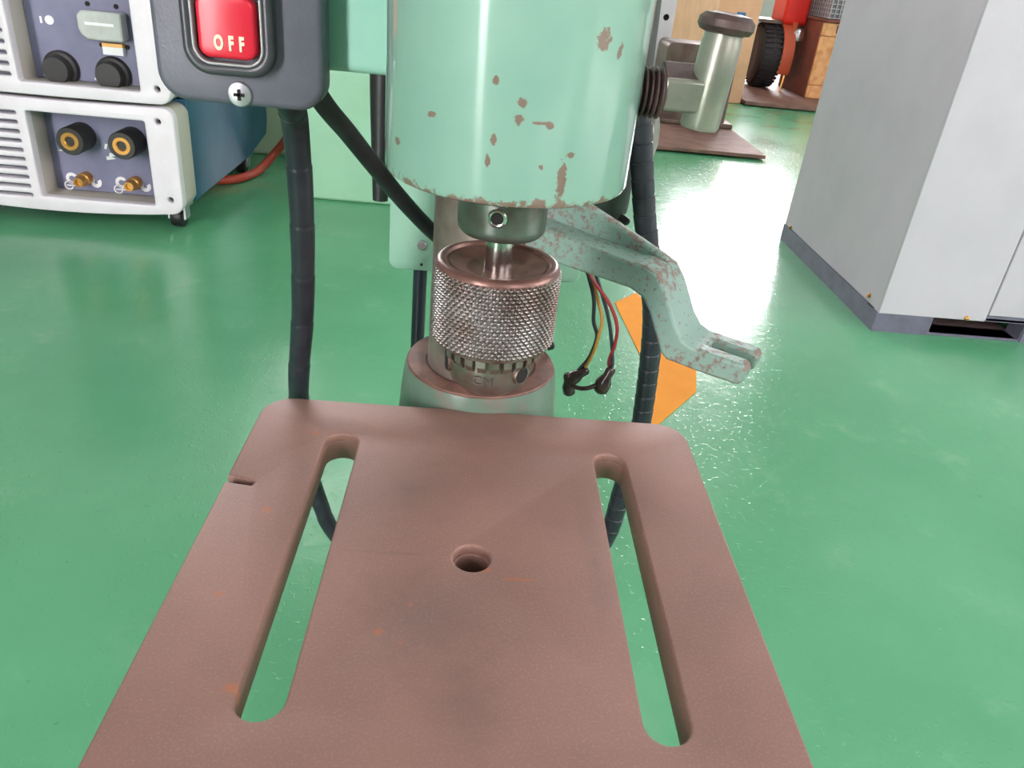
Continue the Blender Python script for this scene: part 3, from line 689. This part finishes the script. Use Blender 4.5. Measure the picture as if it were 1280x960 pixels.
# pedestal on a plate
tag(box('steel_plate', 0.42, 0.925, 2.335, 3.00, 0.006, 0.018, 'plate_rust', bevel=0.002), 'rusty brown steel plate on the floor under the dark iron pedestal', 'steel plate')
pd = tag(empty('machine_pedestal', (0.78, 2.86, 0.018)), 'dark iron pedestal box with rounded corners on a rusty plate', 'pedestal')
sheet('body', rrect(0.632, 0.895, 0.018, 0.298, 0.022, 6), [], 0.09, lambda u, v_, w_: (u, 2.875+w_, v_), 'pedestal_iron', pd, bevel=0.006, smooth=50)
sheet('foot_lip', rrect(0.640, 0.925, 0.0185, 0.036, 0.006, 4), [], 0.105, lambda u, v_, w_: (u, 2.872+w_, v_), 'pedestal_iron', pd, bevel=0.004, smooth=50)
po = tag(empty('steel_post', (0.63, 3.06, 0)), 'white steel post with a bolt hole behind the dark pedestal', 'post')
sheet('front_flange', [(0.55,0.0),(0.695,0.0),(0.695,1.0),(0.55,1.0)], [circle(0.663, 0.362, 0.012, 20), circle(0.663, 0.62, 0.012, 20)], 0.004, lambda u, v_, w_: (u, 3.06+w_, v_), 'welder_white', po)
box('side_flange', 0.55, 0.558, 3.064, 3.12, 0.0, 1.0, 'welder_white', po)
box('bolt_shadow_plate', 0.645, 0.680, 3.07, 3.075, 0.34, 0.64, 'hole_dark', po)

# cardboard box
cb = tag(empty('cardboard_box', (1.1, 3.9, 0)), 'tall tan cardboard box with small blue label', 'box')
box('carton', 1.000, 1.190, 3.585, 5.2, 0.0, 0.60, 'cardboard', cb, bevel=0.004)
box('flap', 0.998, 1.192, 3.580, 3.60, 0.585, 0.606, 'cardboard', cb)
box('label', 1.085, 1.125, 3.5815, 3.584, 0.368, 0.388, 'label_blue', cb)
# floor plate with cart, crate, basket
tag(box('steel_sheet', 1.20, 2.30, 3.545, 5.0, 0.004, 0.022, 'plate_rust', bevel=0.003), 'long brown steel sheet on the floor carrying the cart and crate', 'steel sheet')
SZ = 0.022
ct = tag(empty('wheeled_machine', (1.47, 4.15, SZ)), 'red wheeled machine with black tyre under an orange guard', 'machine')
wc = (1.440, 4.16, SZ+0.1565)
ty = lathe('tyre', [(0.085,-0.060),(0.120,-0.064),(0.143,-0.052),(0.150,-0.030),(0.150,0.030),(0.143,0.052),(0.120,0.064),(0.085,0.060)], wc, (1,-0.12,0), 'tyre_black', ct, seg=48)
vf = []
for k_ in range(36):
    a = 2*PI*k_/36
    c_ = Vector(wc) + Vector((0, math.cos(a), math.sin(a)))*0.151
    d_ = Vector((0, -math.sin(a), math.cos(a)))*0.006; n_ = Vector((0, math.cos(a), math.sin(a)))*0.004
    for s in (-1, 1):
        x0, x1 = sorted((s*0.006, s*0.050))
        pv = [c_+sd*d_+sn*n_+Vector((xx,0,0)) for xx in (x0, x1) for sd in (-1, 1) for sn in (-1, 1)]
        vf.append((pv, [(0,1,3,2),(4,6,7,5),(0,4,5,1),(2,3,7,6),(0,2,6,4),(1,5,7,3)]))
v, f = join_vf(vf); tag(make('tread_lug', v, f, 'tyre_black', ty, smooth=0), kind='stuff')
lathe('wheel_rim', [(0.02,-0.045),(0.085,-0.050),(0.088,0.050),(0.02,0.045)], wc, (1,-0.12,0), 'rim_orange', ty, seg=32)
V = []; na = 20
for i in range(na+1):
    a = math.radians(-25+200*i/na)
    for x in (1.478, 1.535):
        for r_ in (0.163, 0.172): V.append((x, wc[1]-math.cos(a)*r_, wc[2]+math.sin(a)*r_))
F = []
for i in range(na):
    b0 = i*4; b1 = b0+4
    F += [(b0,b1,b1+2,b0+2),(b0+1,b0+3,b1+3,b1+1),(b0,b0+1,b1+1,b1),(b0+2,b1+2,b1+3,b0+3)]
F += [(0,2,3,1),(na*4,na*4+1,na*4+3,na*4+2)]
make('wheel_guard', V, F, 'rim_orange', ct)
box('red_body', 1.47, 1.595, 4.08, 4.30, 0.335, 0.62, 'red_paint', ct, bevel=0.02, seg=3)
box('red_strut', 1.520, 1.545, 4.06, 4.09, 0.17, 0.35, 'rim_orange', ct, bevel=0.004)
lathe('chrome_lamp', [(0.008,-0.02),(0.026,-0.01),(0.030,0.012),(0.012,0.02)], (1.555, 4.05, 0.293), (0,-1,0.2), 'chrome', ct, seg=24)
lathe('chrome_knob', [(0.004,-0.012),(0.012,-0.006),(0.012,0.006),(0.004,0.012)], (1.530, 4.02, 0.113), (0,-1,0), 'chrome', ct, seg=20)
tube('stand_leg', [(1.522,4.02,0.11),(1.520,4.02,0.06),(1.518,4.02,SZ)], 0.006, 'brass', ct, seg=8)
box('deck', 1.30, 1.555, 4.10, 4.35, 0.335, 0.350, 'pedestal_iron', ct)
cr = tag(empty('wooden_crate', (1.85, 4.0, SZ)), 'wooden crate with brown side and stencilled tan front', 'crate')
box('side_board', 1.600, 1.622, 3.885, 4.30, SZ, 0.372, 'crate_brown', cr, bevel=0.002)
zed = [SZ, 0.085, 0.312, 0.372]
for i in range(3): box('front_plank', 1.600, 2.12, 3.868, 3.884, zed[i]+0.001, zed[i+1]-0.001, 'crate_wood', cr, bevel=0.002)
box('back_board', 1.622, 2.10, 4.28, 4.30, SZ, 0.372, 'crate_brown', cr)
box('side_board', 2.10, 2.12, 3.885, 4.30, SZ, 0.372, 'crate_brown', cr)
text('stencil_letters', 'MI', 0.050, lambda u, v_, w_: (1.690+u, 3.8665-w_, 0.343+v_), 'motor_dark', cr, ext=0.0005)
box('lid_board', 1.598, 2.13, 3.855, 4.31, 0.3735, 0.386, 'crate_brown', cr, bevel=0.002)
bs = tag(empty('wire_basket', (1.85, 4.07, 0.386)), 'grey wire basket standing on top of the wooden crate', 'basket')
bx0, bx1, by0, by1, bz0, bz1 = 1.625, 2.08, 3.89, 4.28, 0.388, 0.56
box('liner', bx0+0.006, bx1-0.006, by0+0.006, by1-0.006, bz0, bz1-0.01, 'basket_grey', bs)
for i in range(9):
    z = bz0+0.004+i*0.0205; box('wire', bx0, bx1, by0-0.002, by0+0.002, z-0.002, z+0.002, 'frame_grey', bs); box('wire', bx0-0.002, bx0+0.002, by0, by1, z-0.002, z+0.002, 'frame_grey', bs)
for i in range(20):
    x = bx0+i*(bx1-bx0)/19; box('wire', x-0.002, x+0.002, by0-0.003, by0+0.001, bz0, bz1, 'frame_grey', bs)
for i in range(14):
    y = by0+i*(by1-by0)/13; box('wire', bx0-0.003, bx0+0.001, y-0.002, y+0.002, bz0, bz1, 'frame_grey', bs)
